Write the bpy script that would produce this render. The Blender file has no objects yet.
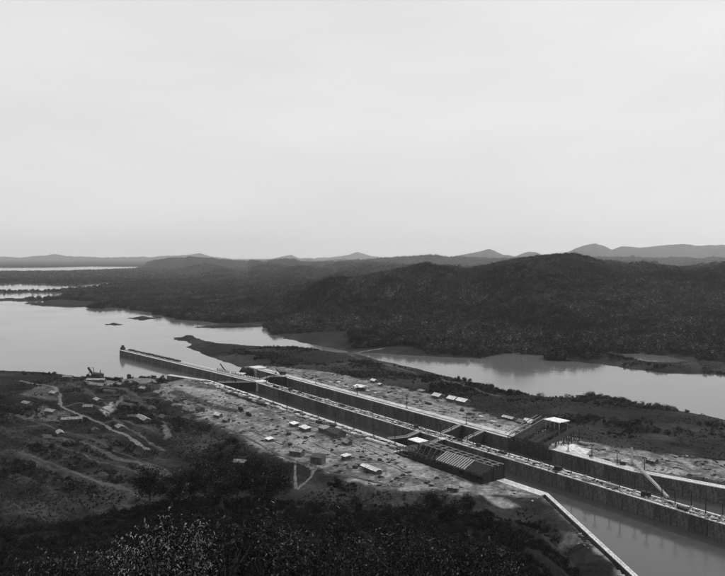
import bpy, math, random
import numpy as np
random.seed(7); rng = np.random.default_rng(11)
R = math.radians
sc = bpy.context.scene
# ------------------------------------------------------------------ camera, sky, sun, exposure
HC, F, CX, YH = 150.0, 740.0, 362.5, 256.0          # eye height, focal length and horizon in photo pixels
cd = bpy.data.cameras.new('camera'); cam = bpy.data.objects.new('camera', cd); sc.collection.objects.link(cam)
cam.location = (0, 0, HC); cam.rotation_euler = (R(90), 0, 0)
cd.sensor_width = 36; cd.lens = 36 * F / 725; cd.shift_y = -(288 - YH) / 725
cd.clip_start = 0.5; cd.clip_end = 80000
sc.camera = cam
SUN_EL, SUN_AZ = 42, 68                             # azimuth clockwise from the view direction
wd = bpy.data.worlds.new('World'); sc.world = wd; wd.use_nodes = True
nt = wd.node_tree; bg = nt.nodes['Background']
sky = nt.nodes.new('ShaderNodeTexSky'); sky.sky_type = 'NISHITA'; sky.sun_disc = False
sky.sun_elevation = R(SUN_EL); sky.sun_rotation = R(SUN_AZ); sky.dust_density = 6; sky.air_density = 1.0
bw = nt.nodes.new('ShaderNodeRGBToBW'); nt.links.new(sky.outputs[0], bw.inputs[0])
mul = nt.nodes.new('ShaderNodeMath'); mul.operation = 'MULTIPLY_ADD'      # a bright overcast veil over the clear sky
mul.inputs[1].default_value = 0.10; mul.inputs[2].default_value = 7.6
nt.links.new(bw.outputs[0], mul.inputs[0]); 
stc = nt.nodes.new('ShaderNodeTexCoord'); smp = nt.nodes.new('ShaderNodeMapping'); smp.inputs['Scale'].default_value = (1.5, 1.5, 6); nt.links.new(stc.outputs['Generated'], smp.inputs[0])
snz = nt.nodes.new('ShaderNodeTexNoise'); snz.inputs['Scale'].default_value = 1.6; snz.inputs['Detail'].default_value = 5; nt.links.new(smp.outputs[0], snz.inputs[0])
smr = nt.nodes.new('ShaderNodeMapRange'); smr.inputs[1].default_value = .3; smr.inputs[2].default_value = .7; smr.inputs[3].default_value = .94; smr.inputs[4].default_value = 1.06; nt.links.new(snz.outputs[0], smr.inputs[0])
sml = nt.nodes.new('ShaderNodeMath'); sml.operation = 'MULTIPLY'; nt.links.new(mul.outputs[0], sml.inputs[0]); nt.links.new(smr.outputs[0], sml.inputs[1]); nt.links.new(sml.outputs[0], bg.inputs[0])
bg.inputs[1].default_value = 0.10
sl = bpy.data.lights.new('sun', 'SUN'); sl.energy = 2.2; sl.angle = R(6); sl.color = (1, 1, 1)
so = bpy.data.objects.new('sun', sl); sc.collection.objects.link(so); so.location = (200, 300, 600)
so.rotation_euler = (R(90 - SUN_EL), 0, R(180 - SUN_AZ))
sc.view_settings.view_transform = 'Standard'; sc.view_settings.look = 'None'
sc.view_settings.exposure = 0.0; sc.view_settings.gamma = 1; sc.view_settings.use_curve_mapping = False
sc.cycles.use_denoising = True; sc.cycles.volume_bounces = 2; sc.cycles.max_bounces = 6
sc.cycles.diffuse_bounces = 2; sc.cycles.glossy_bounces = 2

# ------------------------------------------------------------------ helpers
def W(x, y, z=0.0):
    D = (HC - z) * F / (y - YH); return ((x - CX) / F * D, D)
_n = math.hypot(524, F); S_, C_ = 524 / _n, F / _n          # lock axis: u runs towards the lower right, v away from us
LANG = math.atan2(-C_, S_)
def UV(u, v): return (S_ * u + C_ * v, -C_ * u + S_ * v)
def toUV(X, Y): return (S_ * X - C_ * Y, C_ * X + S_ * Y)
def PUV(x, y, z=0.0): return toUV(*W(x, y, z))
ORD = ('first second third fourth fifth sixth seventh eighth ninth tenth eleventh twelfth thirteenth fourteenth fifteenth '
       'sixteenth seventeenth eighteenth nineteenth twentieth').split()
def ordw(i):
    if i < 20: return ORD[i]
    t = (i + 1) // 10; o = (i + 1) % 10
    tens = {2: 'twent', 3: 'thirt', 4: 'fort', 5: 'fift', 6: 'sixt', 7: 'sevent', 8: 'eight', 9: 'ninet'}[t]
    return tens + 'ieth' if o == 0 else tens + 'y-' + ORD[o - 1]
def link(o): sc.collection.objects.link(o); return o
def tag(o, label=None, cat=None, group=None, kind=None):
    if label: o['label'] = label
    if cat: o['category'] = cat
    if group: o['group'] = group
    if kind: o['kind'] = kind
    return o
def empty(name, loc, rz=0.0):
    o = link(bpy.data.objects.new(name, None)); o.location = loc; o.rotation_euler = (0, 0, rz); o.empty_display_size = 1; return o
def mesh_obj(name, me, parent=None, loc=(0, 0, 0), rz=0.0):
    o = link(bpy.data.objects.new(name, me)); o.parent = parent; o.location = loc; o.rotation_euler = (0, 0, rz); return o
class MB:
    def __init__(s): s.v = []; s.f = []
    def add(s, v, f):
        b = len(s.v); s.v += [tuple(p) for p in v]; s.f += [tuple(i + b for i in q) for q in f]; return s
    def box(s, x0, x1, y0, y1, z0, z1, rz=0.0, c=(0, 0)):
        v = [(x, y, z) for z in (z0, z1) for x, y in ((x0, y0), (x1, y0), (x1, y1), (x0, y1))]
        if rz:
            cs, sn = math.cos(rz), math.sin(rz); v = [(c[0] + x * cs - y * sn, c[1] + x * sn + y * cs, z) for x, y, z in v]
        return s.add(v, [(0, 3, 2, 1), (4, 5, 6, 7), (0, 1, 5, 4), (1, 2, 6, 5), (2, 3, 7, 6), (3, 0, 4, 7)])
    def beam(s, p, q, w, h=None):
        h = h or w; p = np.array(p, float); q = np.array(q, float); d = q - p; d /= np.linalg.norm(d)
        up = np.array((0, 0, 1.)) if abs(d[2]) < .95 else np.array((1., 0, 0))
        a = np.cross(d, up); a /= np.linalg.norm(a); b = np.cross(a, d)
        v = [c + a * i * w / 2 + b * j * h / 2 for c in (p, q) for i, j in ((-1, -1), (1, -1), (1, 1), (-1, 1))]
        return s.add(v, [(0, 3, 2, 1), (4, 5, 6, 7), (0, 1, 5, 4), (1, 2, 6, 5), (2, 3, 7, 6), (3, 0, 4, 7)])
    def tube(s, pts, rad, n=6, cap=True):
        b = len(s.v); pts = [np.array(p, float) for p in pts]
        for i, p in enumerate(pts):
            d = pts[min(i + 1, len(pts) - 1)] - pts[max(i - 1, 0)]; d /= np.linalg.norm(d)
            up = np.array((0, 0, 1.)) if abs(d[2]) < .9 else np.array((1., 0, 0))
            a = np.cross(d, up); a /= np.linalg.norm(a); c = np.cross(d, a)
            for k in range(n):
                t = 2 * math.pi * k / n; s.v.append(tuple(p + (a * math.cos(t) + c * math.sin(t)) * rad[i]))
        for i in range(len(pts) - 1):
            for k in range(n):
                s.f.append((b + i * n + k, b + i * n + (k + 1) % n, b + (i + 1) * n + (k + 1) % n, b + (i + 1) * n + k))
        if cap:
            s.f.append(tuple(b + k for k in range(n))[::-1]); s.f.append(tuple(b + (len(pts) - 1) * n + k for k in range(n)))
        return s
    def mesh(s, name, m):
        me = bpy.data.meshes.new(name); me.from_pydata(s.v, [], s.f); me.materials.append(M[m]); me.update(); return me
    def build(s, name, m, parent=None, loc=(0, 0, 0), rz=0.0): return mesh_obj(name, s.mesh(name, m), parent, loc, rz)

# numpy value noise
_tab = rng.random((512, 512)).astype(np.float32)
def vnoise(x, y):
    xi = np.floor(x).astype(int); yi = np.floor(y).astype(int); fx = x - xi; fy = y - yi
    fx = fx * fx * (3 - 2 * fx); fy = fy * fy * (3 - 2 * fy)
    g = lambda i, j: _tab[(xi + i) % 512, (yi + j) % 512]
    return (g(0, 0) * (1 - fx) + g(1, 0) * fx) * (1 - fy) + (g(0, 1) * (1 - fx) + g(1, 1) * fx) * fy
def fbm(x, y, o=4):
    t = 0; a = .5; n = 0
    for k in range(o): t = t + a * vnoise(x + 17.3 * k, y + 5.7 * k); n += a; a *= .5; x = x * 2.03; y = y * 2.03
    return t / n
def sstep(a, b, x): t = np.clip((x - a) / (b - a), 0, 1); return t * t * (3 - 2 * t)
def polysd(P, X, Y):                                        # signed distance, > 0 inside
    P = np.array(P, float); d = np.full(X.shape, 1e18); ins = np.zeros(X.shape, bool)
    for i in range(len(P)):
        x0, y0 = P[i - 1]; x1, y1 = P[i]; ex, ey = x1 - x0, y1 - y0; L = ex * ex + ey * ey + 1e-9
        t = np.clip(((X - x0) * ex + (Y - y0) * ey) / L, 0, 1)
        d = np.minimum(d, (X - x0 - t * ex) ** 2 + (Y - y0 - t * ey) ** 2)
        c = ((y0 > Y) != (y1 > Y)); ins ^= c & (X < ex * (Y - y0) / (ey if abs(ey) > 1e-9 else 1e-9) + x0)
    d = np.sqrt(d); return np.where(ins, d, -d)
def px(pts, z=0.0): return [W(x, y, z) for x, y in pts]

# ------------------------------------------------------------------ materials (a black-and-white place: every colour is a grey)
M = {}
def mat(name, g, rough=.9, spec=.15, var=.25, scale=.3, bump=0.0, bscale=2.0, attr=None, metal=0, streak=None, coords='Object', fine=0.0, tone=0.0, fvar=.35):
    m = bpy.data.materials.new(name); m.use_nodes = True; t = m.node_tree; b = t.nodes['Principled BSDF']
    b.inputs['Roughness'].default_value = rough; b.inputs['Specular IOR Level'].default_value = spec; b.inputs['Metallic'].default_value = metal
    tc = t.nodes.new('ShaderNodeTexCoord'); N = t.nodes.new
    nz = N('ShaderNodeTexNoise'); nz.inputs['Scale'].default_value = scale; nz.inputs['Detail'].default_value = 7; nz.inputs['Roughness'].default_value = .65
    src = tc.outputs['Object' if coords == 'World' else coords]
    if streak:
        mp = N('ShaderNodeMapping'); mp.inputs['Scale'].default_value = streak; t.links.new(src, mp.inputs[0]); src = mp.outputs[0]
    if coords == 'World':
        gm = N('ShaderNodeNewGeometry'); src = gm.outputs['Position']
    t.links.new(src, nz.inputs[0])
    mr = N('ShaderNodeMapRange'); mr.inputs[1].default_value = .3; mr.inputs[2].default_value = .7
    mr.inputs[3].default_value = 1 - var; mr.inputs[4].default_value = 1 + var; t.links.new(nz.outputs[0], mr.inputs[0])
    k = N('ShaderNodeMath'); k.operation = 'MULTIPLY'; t.links.new(mr.outputs[0], k.inputs[0])
    if attr:
        a = N('ShaderNodeAttribute'); a.attribute_name = attr; t.links.new(a.outputs['Fac'], k.inputs[1])
    else: k.inputs[1].default_value = g
    last = k
    if tone:
        oi = N('ShaderNodeObjectInfo'); mo = N('ShaderNodeMapRange'); mo.inputs[3].default_value = 1 - tone; mo.inputs[4].default_value = 1 + tone; t.links.new(oi.outputs['Random'], mo.inputs[0])
        k3 = N('ShaderNodeMath'); k3.operation = 'MULTIPLY'; t.links.new(k.outputs[0], k3.inputs[0]); t.links.new(mo.outputs[0], k3.inputs[1]); last = k = k3
    if fine:
        n2 = N('ShaderNodeTexNoise'); n2.inputs['Scale'].default_value = fine; n2.inputs['Detail'].default_value = 4; t.links.new(src if coords == 'World' else tc.outputs[coords], n2.inputs[0])
        m2 = N('ShaderNodeMapRange'); m2.inputs[1].default_value = .35; m2.inputs[2].default_value = .65; m2.inputs[3].default_value = 1 - fvar; m2.inputs[4].default_value = 1 + fvar
        t.links.new(n2.outputs[0], m2.inputs[0]); k2 = N('ShaderNodeMath'); k2.operation = 'MULTIPLY'
        t.links.new(k.outputs[0], k2.inputs[0]); t.links.new(m2.outputs[0], k2.inputs[1]); last = k2
    t.links.new(last.outputs[0], b.inputs['Base Color'])
    if bump:
        bn = N('ShaderNodeTexNoise'); bn.inputs['Scale'].default_value = bscale; bn.inputs['Detail'].default_value = 6
        t.links.new(tc.outputs[coords], bn.inputs[0]); bp = N('ShaderNodeBump'); bp.inputs['Strength'].default_value = 1; bp.inputs['Distance'].default_value = bump
        t.links.new(bn.outputs[0], bp.inputs['Height']); t.links.new(bp.outputs[0], b.inputs['Normal'])
    M[name] = m; return m
mat('ground', .1, var=.45, scale=.05, attr='albedo', bump=.5, bscale=.35, spec=.05, fine=.35)
mat('forest', .035, attr='albedo', var=.8, scale=.018, spec=.0, coords='World', tone=.5, fine=.0042, fvar=.6)
mat('foliage', .03, attr='albedo', var=.4, scale=.6, rough=.6, spec=.03, tone=.4)
mat('bark', .06, var=.4, scale=3)
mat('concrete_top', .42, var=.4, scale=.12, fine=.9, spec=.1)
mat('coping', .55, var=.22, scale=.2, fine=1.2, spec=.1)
mat('concrete_face', .075, var=.6, scale=.5, streak=(1.4, 1.4, .12), fine=.6, spec=.05, tone=.35)  # form-stained wall faces, with their shade also put into this dark grey
mat('concrete_pale', .30, var=.35, scale=.3, streak=(1, 1, .3), fine=.8, spec=.05)
mat('steel_dark', .02, rough=.7, var=.4, scale=1.0)
mat('steel_light', .40, rough=.7, var=.25, scale=1.0)
mat('timber', .22, var=.5, scale=.8, fine=1.5)
mat('timber_dark', .04, var=.5, scale=.8)
mat('timber_pale', .45, var=.35, scale=.8, fine=1.5)
mat('roof_white', .62, var=.3, scale=.35, spec=.1, fine=.8, tone=.2)
mat('roof_grey', .25, var=.35, scale=.4, fine=.8, tone=.35)
mat('roof_dark', .06, var=.4, scale=.5, fine=.8)
mat('house_wall', .07, var=.3, scale=.5)
mat('opening', .02, rough=.3, spec=.4, var=.1)
mat('road', .12, var=.35, scale=.08, fine=.4, spec=.05)
mat('rut', .045, var=.4, scale=.1, fine=.4, spec=.0)
mat('road_dim', .06, var=.45, scale=.08, fine=.4, spec=.05)
def water_mat(name, body, r0, r1, bump):
    wm = bpy.data.materials.new(name); wm.use_nodes = True; M[name] = wm
    t = wm.node_tree; b = t.nodes['Principled BSDF']; b.inputs['Base Color'].default_value = (body, body, body, 1); b.inputs['IOR'].default_value = 1.36
    tc = t.nodes.new('ShaderNodeTexCoord'); n1 = t.nodes.new('ShaderNodeTexNoise'); n1.inputs['Scale'].default_value = .06; n1.inputs['Detail'].default_value = 8; n1.inputs['Roughness'].default_value = .6
    t.links.new(tc.outputs['Object'], n1.inputs[0]); bp = t.nodes.new('ShaderNodeBump'); bp.inputs['Distance'].default_value = bump; bp.inputs['Strength'].default_value = .5
    t.links.new(n1.outputs[0], bp.inputs['Height']); t.links.new(bp.outputs[0], b.inputs['Normal'])
    n2 = t.nodes.new('ShaderNodeTexNoise'); n2.inputs['Scale'].default_value = .006; n2.inputs['Detail'].default_value = 5; t.links.new(tc.outputs['Object'], n2.inputs[0])
    m2 = t.nodes.new('ShaderNodeMapRange'); m2.inputs[1].default_value = .35; m2.inputs[2].default_value = .7; m2.inputs[3].default_value = r0; m2.inputs[4].default_value = r1
    t.links.new(n2.outputs[0], m2.inputs[0]); t.links.new(m2.outputs[0], b.inputs['Roughness'])   # cat's paws of wind
water_mat('water', .11, .05, .14, .14)
water_mat('canal', .06, .06, .25, .2)

# ------------------------------------------------------------------ terrain
ZW = -10.0
WATER = [px(p, ZW) for p in (
    [(-140, 300), (43, 301), (75, 306), (100, 309), (115, 307), (135, 310), (160, 315), (180, 320), (205, 321), (225, 325), (250, 322.5), (268, 328), (276, 335), (290, 340), (315, 345),
     (345, 351), (346, 353), (310, 350.5), (280, 347), (240, 345), (215, 343), (200, 339), (186, 334), (181, 337), (171, 337.5), (190, 344), (186, 347), (207, 356), (225, 362), (246, 369), (262, 380), (256, 400), (205, 396), (188, 387),
     (165, 379), (150, 377.5), (130, 378.5), (112, 379), (95, 375.5), (80, 377), (60, 374), (43, 372.5), (-140, 362)],
    [(354, 353), (400, 355), (440, 357.5), (480, 358), (500, 354.5), (520, 353), (530, 355), (545, 356), (552, 361), (575, 361.5), (595, 364), (620, 367), (640, 370), (665, 373.5), (690, 374),
     (880, 380), (880, 452), (683, 411), (660, 407), (640, 404), (620, 399.5), (600, 397), (580, 395), (570, 397), (540, 396.5), (500, 389), (450, 377), (400, 365), (375, 359)],
    [(618, 355), (640, 353.5), (665, 356.5), (690, 361), (662, 363), (640, 360.5)],
    [(-140, 285), (40, 284), (75, 286), (110, 282.5), (113, 284.5), (80, 289), (40, 291.5), (-140, 292)],
    [(-140, 295), (43, 292.5), (72, 293), (60, 297), (43, 298.5), (-140, 299)],
    [(-100, 268), (45, 267.6), (90, 266.4), (140, 266.6), (135, 268.6), (90, 270), (60, 271), (-100, 272)])]
ISL = [px(p, ZW) for p in (
    [(103, 324.6), (112, 322.8), (125, 324), (115, 325.8)], [(124, 318.6), (140, 316.6), (162, 318), (145, 320)],
    [(192, 327.6), (215, 325), (262, 323.5), (264, 326.5), (215, 328.4)], [(20, 303.5), (60, 301.8), (92, 304), (80, 307.5), (50, 306.5)])]
PLAT = [px(p) for p in (
    [(186, 379), (215, 380.7), (262, 394), (300, 407), (380, 436), (408, 445), (413, 457), (440, 468), (483, 486), (497, 474), (545, 490), (556, 502), (540, 500), (520, 501), (497, 494), (470, 496), (440, 491), (400, 489),
     (370, 483), (330, 472), (300, 464), (275, 457), (258, 447), (245, 437), (225, 428), (200, 418), (170, 402), (158, 392), (162, 384)],
    [(244, 366.3), (262, 365), (300, 369), (330, 372), (365, 380), (400, 387), (440, 397), (470, 407), (500, 419), (540, 430), (570, 437), (610, 447), (683, 456), (880, 480), (880, 530), (683, 481), (622, 472), (511, 442), (290, 382)],
    [(540, 492), (545, 490), (612, 551), (680, 615), (660, 615), (596, 553), (536, 498)])]
CARVE = [UV(u, v) for u, v in [(-880, 361), (-313, 361), (-232, 315), (-110, 245), (-110, 520), (-283, 472), (-312, 457), (-880, 457)]]
PIT = [UV(u, v) for u, v in [(-448, 346), (-360, 346), (-360, 368), (-448, 368)]]
RIDGES = [   # distance, rise length, fall length, skyline as (photo x, photo y)
    (1750, 560, 900, [(-200, 322), (240, 322), (330, 318), (380, 314), (430, 309), (480, 306), (540, 301), (600, 304), (650, 300), (720, 306), (900, 300)], 1),
    (2600, 1300, 1500, [(-200, 300), (43, 300), (170, 297), (250, 293), (300, 287), (340, 279), (380, 272), (395, 269), (412, 265), (425, 263), (445, 266), (465, 268), (490, 264), (520, 258), (545, 255), (572, 253), (592, 257), (612, 267), (627, 268), (647, 265), (665, 266), (690, 269), (900, 262)], 1),
    (3900, 800, 900, [(-200, 296), (110, 296), (150, 290), (175, 281), (200, 287), (230, 278), (255, 285), (290, 278), (320, 281), (350, 274), (400, 282), (900, 285)], .9),
    (5600, 1100, 1200, [(-200, 288), (110, 288), (140, 282), (165, 274), (190, 277), (222, 267.5), (250, 275), (275, 276), (300, 268.5), (330, 273), (380, 266), (450, 270), (900, 272)], .85),
    (7600, 1400, 1600, [(-200, 282), (120, 281), (150, 275), (180, 268), (205, 262.5), (222, 266), (245, 271), (268, 264.5), (290, 269), (320, 270), (345, 263.5), (400, 265), (450, 268), (900, 268)], .8),
    (11000, 2000, 2800, [(-200, 276), (43, 276), (110, 275), (140, 268), (165, 261), (190, 258), (215, 260), (235, 263), (262, 266), (285, 262.5), (300, 265), (330, 266), (360, 264), (395, 261.5), (430, 259), (450, 261), (480, 262), (520, 262), (900, 262)], .6),
    (14000, 2200, 3000, [(-200, 276), (600, 275), (617, 269), (632, 264), (648, 260), (662, 259), (690, 262), (900, 266)], .5),
    (20000, 4000, 4500, [(-200, 273), (100, 272), (140, 268), (200, 264), (240, 262), (275, 261), (300, 262), (400, 262), (430, 262), (455, 258), (475, 253.5), (490, 251.5), (503, 256), (515, 258), (525, 255), (535, 254), (545, 257), (560, 258), (575, 251), (585, 247), (596, 245), (606, 249), (612, 251.5), (622, 248.5), (640, 250), (655, 248), (668, 247), (683, 246), (740, 248), (900, 255)], .35),
    (31000, 4500, 4000, [(-200, 258), (-60, 260), (20, 259), (50, 256.5), (72, 258), (100, 260), (140, 259), (165, 257.5), (185, 257), (200, 254.5), (215, 258.5), (240, 261.5), (270, 261.5), (283, 258), (291, 256), (300, 260.5), (325, 260), (345, 257), (358, 254), (372, 257.5), (385, 259), (420, 262), (900, 262)], .2)]
HILL_D = ([0, 60, 100, 150, 200, 300, 380, 450, 3000], [132, 116, 104, 85, 67, 37, 15, 0, 0])
HILL_0 = ([-200, 43, 200, 300, 400, 480, 540, 600, 650, 900], [410, 420, 470, 465, 455, 445, 420, 330, 270, 230])
def terrain(X, Y, zones=True):
    X = np.asarray(X, float); Y = np.asarray(Y, float); Ys = np.maximum(Y, 1.0)
    ang = CX + F * X / np.maximum(Y, 30.0)
    far = sstep(900, 2500, Y)
    wx = X + (fbm(X / 22, Y / 22, 3) - .5) * (10 + 40 * far); wy = Y + (fbm(X / 22 + 40, Y / 22, 3) - .5) * (14 + 70 * far)
    sdw = np.full(X.shape, 1e9)
    for P in WATER: sdw = np.minimum(sdw, -polysd(P, wx, wy))
    for P in ISL: sdw = np.maximum(sdw, polysd(P, wx, wy))
    n1 = fbm(X / 60, Y / 60, 5); n2 = fbm(X / 9, Y / 9, 4)
    z = ZW + np.where(sdw > 0, np.minimum(sdw * .13, 5.5), np.maximum(sdw * .35, -6))
    dry = sstep(0, 40, sdw)
    z = z + dry * ((n1 - .5) * 9 + (n2 - .5) * 1.6) * (1 - .3 * far)
    # far hills
    hz = np.zeros(X.shape); rid = 1 - np.abs(2 * fbm(X / 420, Y / 420, 5) - 1); rid2 = fbm(X / 170 + 9, Y / 170, 4); gul = fbm((X + Y * .35) / 210 + 2, (Y - X * .2) / 620, 2)
    for Dr, r0, r1, sk, cov in RIDGES:
        sx = np.interp(ang, [a for a, _ in sk], [a for _, a in sk])
        sx = sx + (fbm(ang / 14 + Dr, ang * 0 + Dr / 77., 3) - .5) * (3.2 if cov < .7 else 1.5)
        zt = np.maximum(HC - (sx - YH) * Dr / F + (8 + Dr * 1.6 / F if cov < .7 else -9), 0)
        dY = Y - Dr + (fbm(X / 300 + 3, Y / 2000, 3) - .5) * r0 * .3
        s = np.where(dY < 0, sstep(-r0, 0, dY), sstep(r1, 0, dY))
        a = s * (1 - s) * 4
        hz = np.maximum(hz, zt * s + a * ((rid - .72) * 110 + (rid2 - .5) * 50 + (gul - .5) * 140) * min(1, zt.max() / 150) * sstep(0, 40, zt) * .8)
    shore = sstep(15, 260, sdw)
    z = z + np.maximum(hz, 0) * shore
    # foreground hill under the camera
    D0 = np.interp(ang, *HILL_0); rr = np.sqrt(X * X + Y * Y); De = np.where(Y > 30, Y, rr)
    zh = np.interp(De * 450 / D0, *HILL_D)
    z = z + zh + (n2 - .5) * 3 * sstep(0, 10, zh) + (n1 - .5) * 6 * sstep(0, 30, zh)
    q = .64 * X + .77 * Y + (n1 - .5) * 34 + (n2 - .5) * 5; tf = (q / 15.5) % 1; tm = sstep(345, 325, q) * sstep(-40, -80, X) * sstep(150, 200, q) * (Y < 700)
    z = z + tm * 1.9 * (np.where(tf < .7, tf / .7, (1 - tf) / .3) - .5)
    # platforms beside the lock
    sdp = np.full(X.shape, -1e9)
    for P in PLAT: sdp = np.maximum(sdp, polysd(P, X, Y))
    w = sstep(-16, 0, sdp + (n1 - .5) * 8); z = z * (1 - w) + w * (-.2 + (n2 - .5) * .5)
    sdc = np.maximum(polysd(CARVE, X, Y), -1e9); w = sstep(-1.5, 1.5, sdc); z = z * (1 - w) - 26 * w
    w = sstep(-1, 1, polysd(PIT, X, Y)); z = z * (1 - w) + w * np.minimum(z, -9)
    if not zones: return z
    # base colours of the ground
    alb = .012 + .022 * sstep(.42, .7, n1) + 0 * X
    wl = sstep(-2, 3, sdp + (n2 - .5) * 16 + (n1 - .5) * 12)
    alb = alb * (1 - wl) + wl * (.09 + .11 * sstep(.32, .68, fbm(X / 5 + 7, Y / 7, 5)))
    for P, g, soft, wob in ZONES:
        ww = sstep(-soft, soft, polysd(P, X, Y) + (n2 - .5) * wob); alb = alb * (1 - ww) + g * ww
    bank = sstep(14, 3, np.abs(sdw)) * (Y < 1500) * (n2 > .47); alb = alb * (1 - .5 * bank) + .5 * bank * .03
    jun = sstep(1000, 1400, Y) * sstep(5, 40, sdw); alb = alb * (1 - jun) + .014 * jun
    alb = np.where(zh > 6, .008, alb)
    return z, alb, sdw, sdp, zh
ZONES = [(px(p, z), g, s, w) for p, z, g, s, w in (
    ([(551, 441), (566, 441), (590, 450), (584, 455), (566, 452), (549, 449)], 0, .62, .8, 3),
    ([(474, 424), (488, 422), (519, 427), (513, 437), (480, 429)], 0, .30, 2, 6),
    ([(405, 396), (440, 404), (470, 414), (460, 419), (420, 408)], 0, .19, 3, 10),
    ([(560, 452), (625, 466), (683, 476), (683, 471), (630, 458), (590, 456)], 0, .26, 2, 8),
    ([(590, 458), (608, 459), (620, 464), (602, 463)], 0, .02, 1, 4),
    ([(180, 386), (215, 390), (250, 402), (240, 404), (205, 396), (178, 391)], 0, .22, 3, 8),
    ([(380, 440), (408, 449), (412, 462), (440, 472), (430, 480), (390, 470), (350, 447)], 0, .21, 4, 10),
    ([(300, 436), (340, 446), (330, 456), (290, 444)], 0, .21, 4, 10),
    ([(168, 391), (180, 390), (212, 403), (240, 410), (236, 413), (205, 408), (180, 400)], 0, .045, 2, 5),
    ([(497, 503), (540, 506), (590, 548), (560, 556), (520, 530), (490, 512)], -5, .025, 4, 8),
    ([(478, 501), (500, 505), (520, 512), (505, 511), (485, 505)], -5, .24, 1.5, 4),
    ([(560, 535), (590, 543), (595, 552), (560, 548)], -4, .09, 2, 8),
    ([(43, 490), (62, 499), (76, 508), (60, 512), (43, 505), (0, 495), (0, 480)], 5, .035, 3, 8),
    ([(43, 406), (75, 416), (82, 423), (60, 425), (43, 422), (10, 415)], -6, .07, 4, 14),
    ([(43, 386), (54, 392), (62, 400), (50, 402), (20, 396)], -6, .07, 4, 12),
    ([(85, 379), (118, 383), (112, 388), (86, 386)], -7, .14, 3, 10),
    ([(100, 410), (112, 404), (115, 411), (106, 417)], -6, .24, 2, 6),
    ([(112, 409), (122, 398), (124, 402), (116, 413)], -6, .10, 1, 4),
    ([(162, 428), (167, 427), (171, 440), (165, 441)], -6, .10, 1, 3),
    ([(0, 424), (43, 437), (120, 461), (200, 484), (200, 489), (115, 468), (43, 446), (0, 433)], -4, .03, 2, 7),
    ([(0, 440), (43, 455), (110, 480), (160, 500), (150, 502), (100, 487), (43, 464), (0, 450)], -2, .033, 2, 7),
    ([(0, 460), (43, 473), (90, 491), (120, 504), (105, 504), (43, 481), (0, 468)], 0, .028, 2, 7),
    ([(60, 430), (130, 447), (190, 470), (185, 472), (120, 452), (60, 434)], -5, .028, 2, 6),
    ([(140, 408), (175, 412), (200, 424), (170, 422)], -6, .028, 2, 8),
    ([(120, 377), (150, 378), (160, 384), (140, 386), (122, 383)], -6, .16, 2, 8))]
# one ground sheet: rings of vertices, dense where the place is close
ys = 256 + np.concatenate([np.linspace(560, 330, 50, endpoint=False), np.linspace(330, 84, 330, endpoint=False)])
Dn = 160 * F / (ys - 256); Df = np.exp(np.linspace(math.log(Dn[-1] * 1.004), math.log(40000), 320))
Dr_ = np.concatenate([[-300, -120, 0, 60, 120, 170], Dn[Dn > 190], Df]); pxs = np.linspace(-190, 915, 1000); tx = (pxs - CX) / F
GX = np.maximum(Dr_, 110)[:, None] * tx[None, :] * np.where(Dr_ < 300, 1, 1)[:, None]; GY = np.repeat(Dr_[:, None], len(tx), 1)
GX[:6] *= 2.0
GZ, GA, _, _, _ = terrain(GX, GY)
GZ = GZ - 0.0
nr, nc = GX.shape
def grid_mesh(name, X, Y, Z, m, alb=None):
    nr, nc = X.shape; co = np.stack([X, Y, Z], -1).reshape(-1, 3).astype(np.float32)
    i = np.arange(nr * nc).reshape(nr, nc); q = np.stack([i[:-1, :-1], i[:-1, 1:], i[1:, 1:], i[1:, :-1]], -1).reshape(-1, 4)
    me = bpy.data.meshes.new(name); me.vertices.add(len(co)); me.vertices.foreach_set('co', co.ravel())
    me.loops.add(q.size); me.loops.foreach_set('vertex_index', q.ravel().astype(np.int32))
    me.polygons.add(len(q)); me.polygons.foreach_set('loop_start', np.arange(0, q.size, 4, dtype=np.int32))
    me.update(calc_edges=True); me.polygons.foreach_set('use_smooth', np.ones(len(q), bool))
    if alb is not None:
        a = me.attributes.new('albedo', 'FLOAT', 'POINT'); a.data.foreach_set('value', alb.ravel().astype(np.float32))
    me.materials.append(M[m]); return me
g = mesh_obj('ground', grid_mesh('ground', GX, GY, GZ, 'ground', GA)); tag(g, kind='structure')
wv = MB().add([(-40000, 150, ZW), (40000, 150, ZW), (40000, 40000, ZW), (-40000, 40000, ZW)], [(0, 1, 2, 3)]).build('lake_water', 'water'); tag(wv, kind='structure')
cw = MB().add([(*UV(u, v), ZW + .06) for u, v in [(-800, 361), (-313, 361), (-232, 312), (-110, 240), (-110, 525), (-283, 475), (-312, 460), (-800, 460)]], [tuple(range(8))]).build('canal_water', 'canal'); tag(cw, kind='structure')
def zat(x, y): return float(terrain(np.array([x]), np.array([y]), False)[0])
def zats(P): P = np.array(P, float); return terrain(P[:, 0], P[:, 1], False)

# haze
hz = MB().box(-42000, 42000, -600, 42000, -40, 900).build('haze', 'water'); tag(hz, kind='stuff')
hm = bpy.data.materials.new('haze'); hm.use_nodes = True; t = hm.node_tree; t.nodes.remove(t.nodes['Principled BSDF'])
pv = t.nodes.new('ShaderNodeVolumePrincipled'); pv.inputs['Color'].default_value = (1, 1, 1, 1); pv.inputs['Density'].default_value = 2.7e-5; pv.inputs['Anisotropy'].default_value = .4
t.links.new(pv.outputs[0], t.nodes['Material Output'].inputs['Volume']); hz.data.materials[0] = hm

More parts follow.
